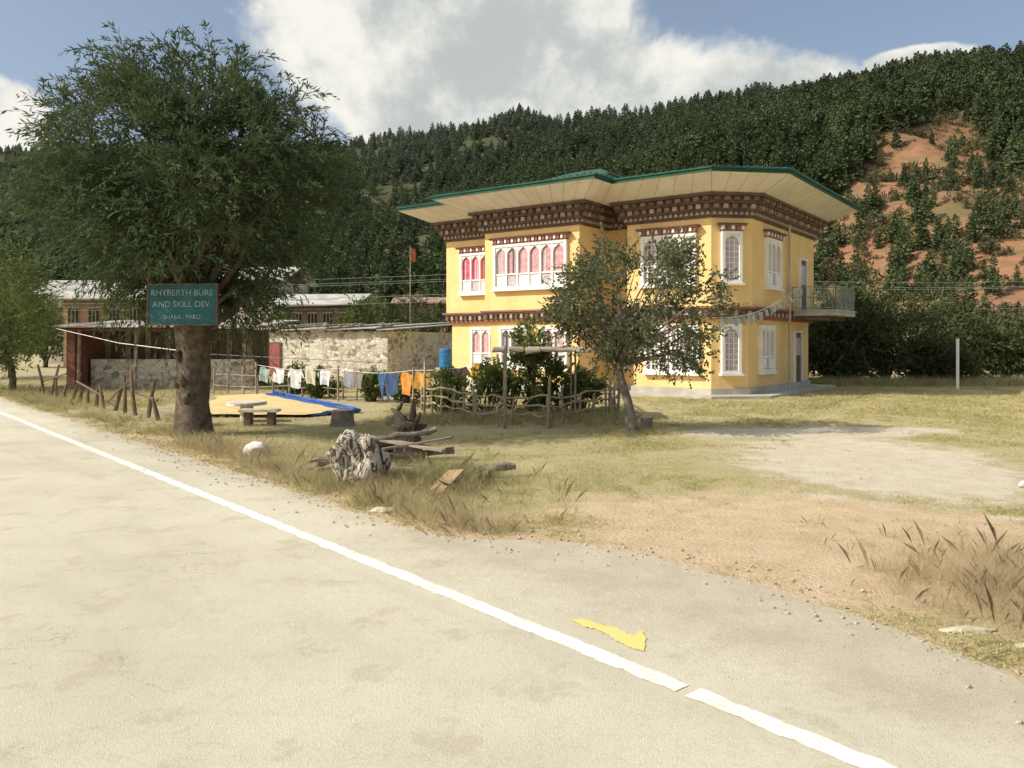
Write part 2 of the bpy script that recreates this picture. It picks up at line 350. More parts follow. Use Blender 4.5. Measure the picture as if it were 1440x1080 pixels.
M_tin=mat('roof_tin',(.50,.50,.46),(.34,.32,.28),.9,.6,.1,8)
M_rust=mat('roof_rust',(.36,.25,.19),(.25,.17,.13),1.,.7)
# ------------------------------------------------------------------ main house
P0=(7.04,28.4); TH=math.radians(-36)
house=empty('yellow_house',(P0[0],P0[1],0),TH)
FP=[(-12.23,-.075),(-9.14,-.075),(-9.14,-1.275),(-4.65,-1.275),(-4.65,.93),(-3.32,.93),(-3.32,0),(0,0),(1.09,1.09),(1.09,8.8),(-12.23,8.8)]
SP=[(-12.23,-.075),(-9.14,-.075),(-9.14,-1.275),(-4.65,-1.275),(-4.65,0),(0,0),(1.09,1.09),(1.09,8.8),(-12.23,8.8)]
def offset(poly,d):
    out=[];n=len(poly)
    for i in range(n):
        a=Vector(poly[i-1]);b=Vector(poly[i]);c=Vector(poly[(i+1)%n])
        d1=(b-a).normalized();d2=(c-b).normalized();n1=Vector((d1.y,-d1.x));n2=Vector((d2.y,-d2.x))
        k=1+n1.dot(n2); out.append(tuple(b+(n1+n2)*(d/max(k,.2))))
    return out
def prism(mb,poly,z0,z1,mt,top=False,bottom=False):
    n=len(poly)
    for i in range(n):
        a=poly[i];b=poly[(i+1)%n]; mb.poly([(*a,z0),(*b,z0),(*b,z1),(*a,z1)],mt)
    if top: mb.poly([(*p,z1) for p in poly],mt)
    if bottom: mb.poly([(*p,z0) for p in poly][::-1],mt)
def ringwall(mb,pa,za,pb,zb,mt):
    n=len(pa)
    for i in range(n):
        j=(i+1)%n; mb.poly([(*pa[i],za),(*pa[j],za),(*pb[j],zb),(*pb[i],zb)],mt)
def face(poly,i):
    a=Vector(poly[i]);b=Vector(poly[(i+1)%len(poly)]);L=(b-a).length;d=(b-a)/L
    return (a.x,a.y),(d.x,d.y),L
LW=offset(FP,-.18)
mb=MB()
prism(mb,LW,.30,2.86,M_wall); prism(mb,FP,3.22,6.42,M_wall,bottom=True)
mb.build('walls',house)
mb=MB(); prism(mb,offset(LW,.08),0,.32,M_plinth,top=True); prism(mb,offset(SP,.75),-.05,.10,M_plinth,top=True); mb.build('plinth',house)
mb=MB()
def band(mb,poly,o0,z0,z1,mt): prism(mb,offset(poly,o0),z0,z1,mt,top=True,bottom=True)
band(mb,FP,-.02,2.80,2.90,M_red); band(mb,FP,.10,3.10,3.17,M_brown); band(mb,FP,.14,3.17,3.24,M_red)
band(mb,FP,.0,2.90,3.10,M_tan)
def dentils(mb,poly,o,z0,z1,sp,wd,dep,mts,skip=()):
    q=offset(poly,o)
    for i in range(len(q)):
        if i in skip: continue
        oo,dd,L=face(q,i); k=max(1,int(L/sp)); s=L/k
        for j in range(k):
            tc=(j+.5)*s; mb.obox(oo,dd,tc-wd/2,tc+wd/2,-.02,dep,z0,z1,mts[j%len(mts)])
dentils(mb,FP,0,2.92,3.08,.24,.12,.09,[M_wooddk,M_cream])
mb.build('floor_band',house)
mb=MB()
band(mb,FP,.05,6.38,6.47,M_brown); band(mb,FP,.08,6.47,6.60,M_tan); dentils(mb,FP,.08,6.485,6.585,.2,.10,.07,[M_cream])
band(mb,FP,.20,6.60,6.67,M_brown); band(mb,FP,.20,6.67,6.86,M_brown); dentils(mb,FP,.20,6.69,6.84,.3,.17,.1,[M_tan,M_cream,M_tan])
band(mb,FP,.34,6.86,6.93,M_brown); band(mb,FP,.34,6.93,7.10,M_brown); dentils(mb,FP,.34,6.95,7.08,.34,.2,.12,[M_wooddk,M_tan])
band(mb,FP,.5,7.10,7.20,M_brown)
mb.build('cornice',house)
mb=MB(); I=offset(SP,.45); E=offset(SP,1.5)
mb.poly([(*p,7.205) for p in I][::-1],M_soff); ringwall(mb,I,7.205,E,7.70,M_soff)
for i in range(len(I)):
    j=(i+1)%len(I); L=(Vector(E[j])-Vector(E[i])).length; k=max(1,int(L/.62))
    for q in range(k+1):
        f=q/k; a=Vector(I[i]).lerp(Vector(I[j]),f); b=Vector(E[i]).lerp(Vector(E[j]),f); dd=(Vector(E[j])-Vector(E[i])).normalized()*.012
        mb.poly([(*(a-dd),7.20),(*(a+dd),7.20),(*(b+dd),7.694),(*(b-dd),7.694)],M_soffl)
mb.build('soffit',house)
mb=MB(); E1=offset(SP,1.53);E2=offset(SP,1.58)
ringwall(mb,E,7.69,E1,7.69,M_green); ringwall(mb,E1,7.69,E1,7.78,M_green); ringwall(mb,E1,7.78,E2,7.80,M_green); ringwall(mb,E2,7.80,E2,7.85,M_green)
IN=offset(SP,-1.6)
ringwall(mb,E2,7.85,IN,8.32,M_green); mb.poly([(*p,8.32) for p in IN],M_green)
for i in range(len(E2)):
    j=(i+1)%len(E2); L=(Vector(E2[j])-Vector(E2[i])).length; k=max(1,int(L/.28))
    for q in range(k):
        f=(q+.5)/k; a=Vector(E2[i]).lerp(Vector(E2[j]),f); b=Vector(IN[i]).lerp(Vector(IN[j]),f)
        mb.tube([(*(a*1.0),7.87),(*b,8.34)],.03,M_green,5)
mb.box(-8.9,-6.6,3.6,5.4,8.3,9.15,M_soff)
C=[(-9.6,2.9),(-5.8,2.9),(-5.8,6.1),(-9.6,6.1)]
C2=[(-8.4,4.4),(-7.0,4.4),(-7.0,4.6),(-8.4,4.6)]
ringwall(mb,C,9.1,C,9.2,M_green); ringwall(mb,C,9.2,C2,9.75,M_green); mb.poly([(*p,9.75) for p in C2],M_green); mb.poly([(*p,9.1) for p in C][::-1],M_soff)
mb.build('roof',house)
def window(mb,fr,t0,t1,z0,z1,n,curt=M_pink,lattice=False,header=True,arch=True):
    o,d,L=fr; B=lambda a,b,q0,q1,c,e,m: mb.obox(o,d,a,b,q0,q1,c,e,m)
    nn=(d[1],-d[0]); P=lambda t,q,z:(o[0]+d[0]*t+nn[0]*q,o[1]+d[1]*t+nn[1]*q,z)
    fw=.11
    B(t0,t0+fw,.0,.13,z0,z1,M_white);B(t1-fw,t1,.0,.13,z0,z1,M_white)
    B(t0+fw,t1-fw,0,.13,z1-fw,z1,M_white);B(t0+fw,t1-fw,0,.13,z0,z0+fw,M_white)
    B(t0-.06,t1+.06,0,.2,z0-.08,z0-.002,M_white)
    mb.poly([P(t0+fw,.012,z0+fw),P(t1-fw,.012,z0+fw),P(t1-fw,.012,z1-fw),P(t0+fw,.012,z1-fw)],M_glass)
    w=(t1-t0-2*fw)/n; a0=z0+fw; a1=z1-fw
    for k in range(n):
        l=t0+fw+k*w; r=l+w
        if k: B(l-.035,l+.035,.015,.11,a0,a1,M_white)
        li=l+(.035 if k else 0); ri=r-(.035 if k<n-1 else 0)
        tz=a0+(a1-a0)*.30
        if lattice:
            for q in range(1,3): x=li+(ri-li)*q/3; B(x-.012,x+.012,.03,.07,a0,a1-.15,M_white)
            for q in range(1,8): z=a0+(a1-a0)*q/8; B(li,ri,.035,.065,z-.012,z+.012,M_white)
        else:
            B(li,ri,.02,.09,tz-.03,tz+.03,M_white)
            B(li,ri,.03,.06,a0+.02,tz-.05,M_white if (k%3!=1) else M_lace)
        if curt:
            nf=8; cw=(ri-li)
            cov=[(0,1)] if random.random()<.45 else [(0,random.uniform(.3,.48)),(random.uniform(.6,.72),1)]
            for (c0,c1) in cov:
                for q in range(nf):
                    x0=li+cw*(c0+(c1-c0)*q/nf); x1=li+cw*(c0+(c1-c0)*(q+1)/nf)
                    qa=.016+.012*(q%2); qb=.016+.012*((q+1)%2)
                    mb.poly([P(x0,qa,a0),P(x1,qb,a0),P(x1,qb,a1),P(x0,qa,a1)],curt if random.random()<.8 else M_lace)
        if arch:
            ah=min(.30,(ri-li)*.62); zb=a1-ah-.04; pts=[]
            for q in range(11):
                f=q/10; x=li+(ri-li)*f
                y=zb+ah*math.sin(math.pi*f)**.45*(.82+.18*abs(math.cos(2*math.pi*f)))
                pts.append((x,y))
            for q in range(10):
                (x0,y0),(x1,y1)=pts[q],pts[q+1]
                mb.poly([P(x0,.09,y0),P(x1,.09,y1),P(x1,.09,a1),P(x0,.09,a1)],M_white)
                mb.poly([P(x0,.03,y0),P(x1,.03,y1),P(x1,.09,y1),P(x0,.09,y0)],M_white)
    if header:
        z=z1; B(t0-.02,t1+.02,0,.15,z+.003,z+.05,M_red)
        k=max(2,int((t1-t0+.16)/.16)); s=(t1-t0+.16)/k
        B(t0-.05,t1+.05,0,.12,z+.05,z+.19,M_cream)
        for q in range(k):
            x=t0-.08+(q+.5)*s; B(x-.045,x+.045,.10,.20,z+.055,z+.185,M_red if q%2 else M_white)
        B(t0-.12,t1+.12,0,.24,z+.19,z+.24,M_red); B(t0-.16,t1+.16,0,.28,z+.24,z+.27,M_brown)
mb=MB()
window(mb,face(FP,0),.85,2.55,4.05,5.8,3,M_redc)
window(mb,face(FP,2),.5,3.98,4.08,5.86,6,M_pink)
window(mb,face(FP,6),.62,2.78,4.05,5.88,4,M_lace,lattice=True)
window(mb,face(FP,7),.36,1.12,4.07,5.9,1,M_lace,lattice=True)
window(mb,face(FP,8),1.3,3.0,4.0,5.85,3,M_lace)
mb.build('upper_windows',house)
mb=MB()
window(mb,face(LW,0),1.1,2.75,.95,2.6,3,M_pink,header=False)
window(mb,face(LW,2),.5,2.0,.95,2.6,3,M_lace,header=False); window(mb,face(LW,2),2.5,3.7,.95,2.6,2,M_pink,header=False)
window(mb,face(LW,4),.35,1.15,1.0,2.5,1,M_lace,header=False)
window(mb,face(LW,6),.5,2.65,.85,2.62,4,M_lace,lattice=True,header=False)
window(mb,face(LW,7),.36,1.1,.85,2.62,1,M_lace,lattice=True,header=False)
window(mb,face(LW,8),1.1,2.7,.85,2.6,3,M_lace,header=False)
mb.build('lower_windows',house)
mb=MB()
for pl_,z0,z1,t0,t1 in ((FP,3.25,5.45,5.5,6.5),(LW,.32,2.45,5.3,6.3)):
    o,d,L=face(pl_,8)
    mb.obox(o,d,t0,t0+.09,0,.1,z0,z1,M_white);mb.obox(o,d,t1-.09,t1,0,.1,z0,z1,M_white);mb.obox(o,d,t0+.09,t1-.09,0,.1,z1-.09,z1,M_white)
    mb.obox(o,d,t0+.09,t1-.09,0,.04,z0,z1-.09,M_wooddk); mb.obox(o,d,t0+.2,t1-.2,.04,.06,z0+1.1,z1-.3,M_lace)
mb.build('doors',house)
mb=MB(); x0=1.09
mb.box(x0+.002,x0+1.75,5.6,8.6,3.02,3.2,M_plinth); mb.box(x0+.15,x0+1.8,5.55,8.65,3.2,3.25,M_plinth)
for y in (5.9,7.1,8.3): mb.box(x0,x0+1.4,y-.07,y+.07,2.85,3.02,M_wooddk)
def rail(a,b):
    a=Vector(a);b=Vector(b);L=(b-a).length;k=int(L/.13)
    for q in range(k+1):
        p=a.lerp(b,q/k); mb.tube([(p.x,p.y,3.25),(p.x,p.y,4.15)],.011 if q%6 else .02,M_metal,5)
    for z in (3.33,3.75,4.17): mb.tube([(a.x,a.y,z),(b.x,b.y,z)],.018,M_metal,5)
rail((x0+.05,5.65),(x0+1.7,5.65)); rail((x0+1.7,5.65),(x0+1.7,8.55)); rail((x0+1.7,8.55),(x0+.05,8.55))
mb.build('balcony',house)
mb=MB(); mb.tube([(x0+.12,5.0,.1),(x0+.12,5.0,6.9),(x0+.5,5.0,7.2)],.05,M_plinth,8); mb.build('downpipe',house)
# ------------------------------------------------------------------ trees
LM_w=leafmat('willow_leaf',(.05,.075,.035),(.14,.175,.088),.3,1.5)
LM_a=leafmat('fruit_leaf',(.085,.10,.05),(.21,.22,.125),.25,2.)
LM_b=leafmat('bush_leaf',(.07,.10,.033),(.21,.25,.085),.3,1.5)
LM_bd=leafmat('shrub_leaf_dark',(.04,.055,.024),(.14,.155,.068),.25,.8)
LM_b2=leafmat('scrub_leaf',(.065,.072,.036),(.18,.165,.09),.2,.5)
LM_p=leafmat('pine_needles',(.038,.058,.03),(.125,.16,.07),.15,.03,far_haze=(.18,.215,.19))
LM_g=leafmat('grass_blade',(.37,.35,.14),(.64,.56,.31),.3,.7)
LM_gw=leafmat('weed_blade',(.23,.25,.10),(.60,.50,.29),.3,1.5)
LM_gr=leafmat('dry_weed_blade',(.36,.28,.17),(.62,.52,.32),.3,1.5)
def limb(mb,a,b,r0,r1,mt,bend=.15,n=6):
    a=Vector(a);b=Vector(b);L=(b-a).length; off=Vector((random.uniform(-1,1),random.uniform(-1,1),random.uniform(-.3,.6)))*bend*L
    pts=[];rr=[]
    for i in range(n+1):
        f=i/n; pts.append(a.lerp(b,f)+off*math.sin(math.pi*f)); rr.append(r0+(r1-r0)*f)
    mb.tube(pts,rr,mt,7,.06); return pts
will=empty('willow_tree',(-6.8,17.1,0))
mb=MB()
tp=[(0,0,-.1),(0,0,.15),(-.02,.03,.7),(.03,0,1.3),(.05,0,1.9),(.02,0,2.4),(0,0,2.9)]
mb.tube(tp,[.50,.38,.32,.32,.35,.40,.3],M_bark,18,.12)
for k in range(12):
    th=random.uniform(0,6.28); z=random.uniform(.2,2.4); mb.tube([(.23*math.cos(th),.23*math.sin(th),z-.15),(.34*math.cos(th),.34*math.sin(th),z),(.23*math.cos(th),.23*math.sin(th),z+.18)],[.05,.10,.04],M_bark,8,.2)
cen=np.array([.05,0,5.0]); clumps=[]
while len(clumps)<90:
    p=R.uniform(-1,1,3)
    r=np.linalg.norm(p)
    if r>1 or r<.3: continue
    z=p[2]
    k=1.0 if z>-.25 else max(.42,1.0+(z+.25)*.8)
    q=np.array([p[0]*2.45*k,p[1]*2.4*k,p[2]*2.3])
    clumps.append(cen+q)
for c in [(-2.6,0,6.4),(-1.5,0,7.2),(-.5,.2,7.3),(.6,0,7.3),(2.5,0,5.4),(-2.7,0,5.0),(1.2,-.3,3.2),(0.2,-.2,2.9),(-1.0,.2,3.2),(2.0,0,4.0),(-.5,.2,3.0),(1.5,-.2,3.3),(.8,.3,2.9)]: clumps.append(np.array(c,float))
for i,c in enumerate(clumps):
    if i%3==0: limb(mb,(random.uniform(-.15,.15),random.uniform(-.15,.15),random.uniform(1.9,2.8)),tuple(c),.11,.02,M_bark,.1)
mb.build('trunk',will,smooth=True)
clr=lambda P:(P[:,2]<3.25)&(P[:,0]>-.9)&(P[:,0]<.8)&(P[:,1]<-.15)
V,Fq=twigs(clumps,.33,44,17,.78,.6,.18,.034,cen,.45,clear=clr)
sp_=[]
for _ in range(110):
    dd=rdir(1)[0]; dd[2]=abs(dd[2])*1.0-.15; dd/=np.linalg.norm(dd); sp_.append(cen+dd*np.array([2.75,2.6,2.65])*R.uniform(.88,1.08))
V2,Fq2=twigs(sp_,.10,6,26,1.15,.42,.17,.03,cen,.6,clear=clr)
npmesh('foliage',np.concatenate([V,V2]),np.concatenate([Fq,Fq2+len(V)]),LM_w,will)
ft=empty('fruit_tree',(2.66,17.65,0)); mb=MB()
mb.tube([(0,0,-.05),(-.02,0,.15),(-.12,0,.7),(-.28,.02,1.2),(-.38,.03,1.6)],[.17,.13,.10,.10,.09],M_barkg,10,.1)
clumps=[]; cen=np.array([.15,0,2.75])
while len(clumps)<66:
    p=R.uniform(-1,1,3); r=np.linalg.norm(p)
    if r>1 or r<.3: continue
    clumps.append(cen+np.array([p[0]*1.85,p[1]*1.6,p[2]*1.3-.12*p[0]]))
for c in clumps:
    limb(mb,(-.34+random.uniform(-.05,.05),.03,random.uniform(1.35,1.6)),tuple(c),.035,.006,M_barkg,.1)
mb.build('trunk',ft,smooth=True)
V,Fq=twigs(clumps,.17,32,9,.36,.2,.085,.055,cen,.2)
npmesh('foliage',V,Fq,LM_a,ft)
def bush(name,loc,rx,rz,ncl,ntw,L,W,mt,trunk=0.,h0=None):
    e=empty(name,loc); cen=np.array([0,0,trunk+rz]); cl=[]
    while len(cl)<ncl:
        p=R.uniform(-1,1,3)
        if np.linalg.norm(p)>1: continue
        cl.append(cen+p*np.array([rx*.85,rx*.8,rz*.85]))
    mb=MB()
    for c in cl[:max(5,ncl//5)]: limb(mb,(random.uniform(-.1,.1),random.uniform(-.1,.1),-.05 if trunk==0 else trunk*.7),tuple(c),.03+.03*rx,.01,M_bark,.1,4)
    if trunk: mb.tube([(0,0,-.1),(.05,0,trunk*.6),(0,0,trunk+.3)],[.1+.045*rx,.07+.035*rx,.05+.03*rx],M_bark,9,.1)
    mb.build('stems',e,smooth=True)
    V,Fq=twigs(cl,.18*rx,ntw,8,.35*rx,.25,L,W,cen,.4); V[:,2]=np.maximum(V[:,2],.02)
    npmesh('foliage',V,Fq,mt,e); return e
bush('willow_tree',(-22.2,33.5,0),2.7,2.3,40,34,.24,.06,LM_b,1.4)
bush('willow_tree',(-19.3,31.0,0),1.3,1.5,22,26,.2,.05,LM_b,.9)
bush('willow_tree',(-28.5,43,0),3.2,2.6,36,30,.28,.08,LM_w,1.6)
for p in ((-1.7,22.6,.6,.55),(-.7,22.0,.7,.65),(.6,22.3,.75,1.2),(1.3,22.2,.8,.7),(2.0,23.0,.6,.5),(-.1,23.5,.7,.9),(-2.3,24.5,.5,.45),(-4.6,26.8,.5,.45),(-6.8,28.5,.6,.5),(-3.4,26.0,.4,.4),(-8.4,30.6,.6,.5)):
    bush('garden_bush',(p[0],p[1],0),p[2],p[3],14,18,.13,.075,LM_b)
bush('garden_bush',(.55,23.2,0),.62,.75,13,14,.12,.06,LM_b,1.2)
for p in ((15.6,38.5,1.7,1.7),(18.6,40,2.6,2.6),(22.3,41,2.3,2.0),(25.8,42,2.2,1.4),(13.8,42,1.8,1.9),(29,42,2.4,1.6),(20.2,38.3,1.5,.9),(16.9,39.5,1.5,2.3)):
    bush('large_shrub',(p[0],p[1],0),p[2],p[3],34,26,.24,.10,LM_bd)
for p in ((-11.5,62,2.2,2.2),(-16.5,57,1.7,1.5),(-8.2,58,1.2,1.2),(-24,56,1.6,1.5),(-36,62,2.4,2.2),(-13.5,74,2.5,2.6),(-6.5,70,2.2,2.4),(-9.5,78,2.6,2.8)):
    bush('yard_tree',(p[0],p[1],0),p[2],p[3],30,22,.26,.12,LM_bd if p[1]>65 else LM_b,.6)
# ------------------------------------------------------------------ pine forest
def pine(k):
    P=[];D=[];L=[];W=[]; lv=17
    for i in range(lv):
        f=i/(lv-1); z=.10+.86*f; rad=.27*(1-f)**.75*R.uniform(.7,1.2)+.015
        nb=int(8-3*f)
        for j in range(nb):
            th=R.uniform(0,6.28); rr=rad*R.uniform(.6,1.15)
            for q in range(4):
                g=(q+.5)/4
                p=np.array([math.cos(th)*rr*g,math.sin(th)*rr*g,z-.05*g*rr/.2+.02*R.normal()])
                P.append(p); D.append(np.array([math.cos(th)+.7*R.normal(),math.sin(th)+.7*R.normal(),.25+.4*R.normal()])); L.append(rr*.45+.03); W.append(.045+.03*(1-f))
    V,Fq=leafgeo(np.array(P),np.array(D),np.array(L),np.array(W))
    n=len(V); tv=[]
    for z,r in((0,.018),(.95,.004)):
        for j in range(5): tv.append((r*math.cos(j*1.257),r*math.sin(j*1.257),z))
    tf=[(n+j,n+(j+1)%5,n+5+(j+1)%5,n+5+j) for j in range(5)]
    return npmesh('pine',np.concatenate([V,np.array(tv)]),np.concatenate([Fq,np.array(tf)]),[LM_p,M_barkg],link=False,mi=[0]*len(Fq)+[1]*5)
pines=[pine(k) for k in range(5)]
n=52000
a=R.uniform(-.80,.80,n); y=np.sqrt(R.uniform(50**2,860**2,n))
extra=24000; a=np.concatenate([a,R.uniform(-.1,.8,extra)]); y=np.concatenate([y,R.uniform(55,360,extra)])
x=a*y; r=np.interp(a,A_,R_); f=np.interp(a,FA,FF); s=(y-f)/(r-f)
sf=soilf(x,y); nn=np.array([fbm(p,q,.03,3) for p,q in zip(x,y)])
dens=np.where(sf>.5,.04+.14*(nn>.12),np.clip(.66+nn*.4,.35,.95))
dens*=np.clip(6.5/ (y/60+2),.46,1)*.64
keep=(s>.03)&(s<1.03)&(R.uniform(size=len(x))<dens)
x,y,s,sf=x[keep],y[keep],s[keep],sf[keep]
z=hill(x,y)-.2
hts=R.uniform(3.6,9.4,len(x))*np.where(sf>.5,.6,1)*np.where(y<140,.75,1)
wd=hts*R.uniform(.8,1.3,len(x))
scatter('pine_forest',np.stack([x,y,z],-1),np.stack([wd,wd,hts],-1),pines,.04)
print('pines',len(x))
def shrubproto():
    cl=[np.array([R.uniform(-.6,.6),R.uniform(-.6,.6),R.uniform(.1,.6)]) for _ in range(9)]
    V,Fq=twigs(cl,.18,9,5,.3,.2,.20,.11,np.array([0,0,.2]),.4); return npmesh('shrub',V,Fq,LM_b2,link=False)
shr=[shrubproto() for _ in range(4)]
n=26000; a=R.uniform(-.8,.85,n); y=R.uniform(48,340,n)
x=a*y; sf=soilf(x,y); f=np.interp(a,FA,FF)
nn=np.array([fbm(p,q,.05,3) for p,q in zip(x,y)])
keep=(y>f-2)&(R.uniform(size=n)<np.where(sf>.3,np.clip(.29+nn*.6,.10,.8),.28))
x,y=x[keep],y[keep]; scatter('hillside_scrub',np.stack([x,y,hill(x,y)-.1],-1),.45+1.8*R.uniform(size=len(x))**1.8,shr,.1)
# ------------------------------------------------------------------ grass
def tuft(nb,h,sp,wd,lean,mt,name):
    P=np.stack([R.normal(size=nb)*sp,R.normal(size=nb)*sp,np.zeros(nb)],1)
    D=nrm(np.stack([R.normal(size=nb)*lean,R.normal(size=nb)*lean,np.ones(nb)],1)); hh=h*R.uniform(.5,1.2,nb)[:,None]
    S=nrm(np.cross(D,R.normal(size=(nb,3))))*wd
    b=D*hh; b2=b.copy(); b2[:,:2]*=1.5; b2[:,2]*=.92
    V=np.stack([P-S,P+S,P+b*.55+S*.7,P+b2,P+b*.55-S*.7],1).reshape(-1,3)
    return npmesh(name,V,np.arange(5*nb).reshape(-1,5),mt,link=False)
gt=[tuft(24,.045,.08,.0030,.9,LM_g,'tuft') for _ in range(4)]
wt=[tuft(26,.38,.09,.0024,.38,LM_gw,'weed') for _ in range(5)]
dt=[tuft(46,.36,.13,.0011,.42,LM_gr,'dry_weed') for _ in range(6)]
def inel(x,y,cx,cy,rx,ry,ang):
    c,s=math.cos(ang),math.sin(ang);dx=x-cx;dy=y-cy
    return ((dx*c+dy*s)/rx)**2+((-dx*s+dy*c)/ry)**2
ca,sa_=math.cos(TH),math.sin(TH)
def inhouse(x,y):
    dx=x-P0[0];dy=y-P0[1]; lx=dx*ca+dy*sa_; ly=-dx*sa_+dy*ca
    return (lx>-13.2)&(lx<2)&(ly>-.95)&(ly<9.7)|((lx>-10.1)&(lx<-3.7)&(ly>-2.2)&(ly<0))
def aponly(x,y,m=.06):
    s=x*d_[0]+y*d_[1]; o=x*n_[0]+y*n_[1]
    return o>np.interp(s,ctrl_s+[6.7,200],ctrl_o+[4.75,4.75])+m
n=90000; y=5+37*R.uniform(size=n)**1.3; a=R.uniform(-.85,.8,n); x=a*y
n1=np.array([fbm(p,q,.9,3) for p,q in zip(x,y)]); n2=np.array([fbm(p+50,q,.25,3) for p,q in zip(x,y)])
k=aponly(x,y,-.02)&~inhouse(x,y)
for e in ((3.6,8.4,3.8,2.2,-.35),(6.0,13.4,2.5,4.1,-.15),(2.2,7.0,2.0,1.0,-.5),(6.5,17.6,3.4,1.3,.1)):
    k&=(inel(x,y,*e)+n1*.9>1.0)|(R.uniform(size=n)<.05)
k&=~((x<-3.6)&(y>19.5)&(x>-11)&(y<31)&(R.uniform(size=n)<.93))
k&=R.uniform(size=n)<np.clip(.42+n1*.9+n2*.8,.05,.9)
x,y=x[k],y[k]; scatter('grass',np.stack([x,y,np.zeros(len(x))-.005],-1),R.uniform(.6,1.3,len(x))*np.clip(y/14,.8,1.8),gt,.1); print('grass',len(x))
pts=[];sc_=[]
for _ in range(5600):
    s=R.uniform(6.3,60); o=4.8+abs(R.normal())*.8
    p=d_*s+n_*o
    if fbm(p[0],p[1],.8,3)<-.05: continue
    if s>40 and R.uniform()<.5: continue
    pts.append((p[0],p[1],0)); sc_.append(R.uniform(.2,.75)*(.55 if o<5.1 else 1))
for _ in range(460):
    p=(R.normal()*.9-1.2,R.normal()*1.1+11.2); pts.append((*p,0)); sc_.append(R.uniform(.2,.85))
for _ in range(200):
    p=(R.normal()*.3-1.0,R.normal()*.3+11.3); pts.append((*p,0)); sc_.append(R.uniform(.6,1.2))
for _ in range(2500):
    p=(R.uniform(11,32),R.uniform(35,39)); pts.append((*p,0)); sc_.append(R.uniform(.5,1.5))
for _ in range(700):
    p=(R.uniform(-3,3),R.uniform(18.8,21.5)); pts.append((*p,0)); sc_.append(R.uniform(.3,.9))
for _ in range(350):
    p=(R.normal()*.5+2.8,R.normal()*.4+17.6); pts.append((*p,0)); sc_.append(R.uniform(.2,.45))
for _ in range(900):
    p=(R.uniform(-20,-6),R.uniform(19,34))
    if p[0]*n_[0]+p[1]*n_[1]>4.9 and not(-11<p[0]<-4 and 20<p[1]<31): pts.append((*p,0)); sc_.append(R.uniform(.4,1.1))
pts=np.array(pts); ok=~inhouse(pts[:,0],pts[:,1])&aponly(pts[:,0],pts[:,1]); scatter('roadside_weeds',pts[ok],np.array(sc_)[ok],wt,.15)
pts=[];sc_=[]
for _ in range(560):
    p=(R.normal()*.6+4.4,R.normal()*.6+6.4); pts.append((*p,0)); sc_.append(R.uniform(.25,.95))
for _ in range(400):
    p=(R.uniform(3,7),R.uniform(5,9)); pts.append((*p,0)); sc_.append(R.uniform(.12,.4))
for _ in range(400):
    p=d_*R.uniform(6.5,16)+n_*(4.95+abs(R.normal())*.6); pts.append((*p,0)); sc_.append(R.uniform(.4,1.0))
pts=np.array(pts); ok=aponly(pts[:,0]-.2,pts[:,1]-.15); scatter('dry_weeds',pts[ok],np.array(sc_)[ok],dt,.15)
# ------------------------------------------------------------------ sign board on the willow
M_teal=mat('sign_teal',(.03,.135,.15),(.02,.09,.10),2.5,.6,dirt=(.07,.12,.12)); M_letter=mat('sign_letter',(.40,.47,.46),(.22,.30,.30),9,.8)
sg=empty('signboard',(-6.62,16.15,0),math.radians(-4)); mb=MB()
mb.box(-.70,.70,-.02,.02,2.34,3.14,M_teal)
for a_ in ((-.72,.72,2.32,2.345),(-.72,.72,3.135,3.16)): mb.box(a_[0],a_[1],-.03,.03,a_[2],a_[3],M_wooddk)
for xx in (-.73,.70): mb.box(xx,xx+.03,-.03,.03,2.32,3.16,M_wooddk)
mb.box(-.25,-.20,.02,.8,2.5,2.55,M_metal); mb.box(.05,.10,.02,.8,2.5,2.55,M_metal)
mb.build('board',sg)
for k,(tx,zz,sz) in enumerate((('RHYBERTH BURE',2.92,.17),('AND SKILL DEV.',2.69,.17),('SHABA : PARO',2.45,.12))):
    cu=bpy.data.curves.new('lettering','FONT'); cu.body=tx; cu.size=sz; cu.align_x='CENTER'; cu.extrude=.002; cu.materials.append(M_letter)
    to=bpy.data.objects.new('lettering',cu); col.objects.link(to); to.parent=sg; to.location=(0,-.026,zz); to.rotation_euler=(math.radians(90),0,0)
# ------------------------------------------------------------------ stone buildings
stm,t,b,o=newmat('rubble_stone')
tc=t.node('ShaderNodeTexCoord').outputs['Object']
vo=t.node('ShaderNodeTexVoronoi'); t.inp(vo.inputs['Vector'],t.vm('MULTIPLY',tc,(1,1,1.6))); vo.inputs['Scale'].default_value=3.6
vd=t.node('ShaderNodeTexVoronoi',feature='DISTANCE_TO_EDGE'); t.inp(vd.inputs['Vector'],t.vm('MULTIPLY',tc,(1,1,1.6))); vd.inputs['Scale'].default_value=3.6
sv_=t.node('ShaderNodeSeparateXYZ'); t.l.new(vo.outputs['Color'],sv_.inputs[0])
c=t.mix(sv_.outputs[0],(.50,.46,.37),(.74,.69,.57)); c=t.mix(t.ss(sv_.outputs[1],.75,.85),c,(.30,.26,.20))
c=t.mix(t.ss(vd.outputs['Distance'],.02,.07,1,0),c,(.36,.31,.24)); c=t.mix(t.ss(t.noise(tc,.6,4),.5,.62,0,.5),c,(.74,.70,.60))
t.inp(b.inputs['Base Color'],c); b.inputs['Roughness'].default_value=.95
bn=t.node('ShaderNodeBump'); bn.inputs['Strength'].default_value=.8; bn.inputs['Distance'].default_value=.05; t.inp(bn.inputs['Height'],vd.outputs['Distance']); t.l.new(bn.outputs[0],b.inputs['Normal'])
sh=empty('stone_house',(-6.74,43.5,0),math.atan2(-.322,.947)); mb=MB()
mb.box(-11.2,0,0,9.4,0,2.55,stm)
mb.build('walls',sh); mb=MB()
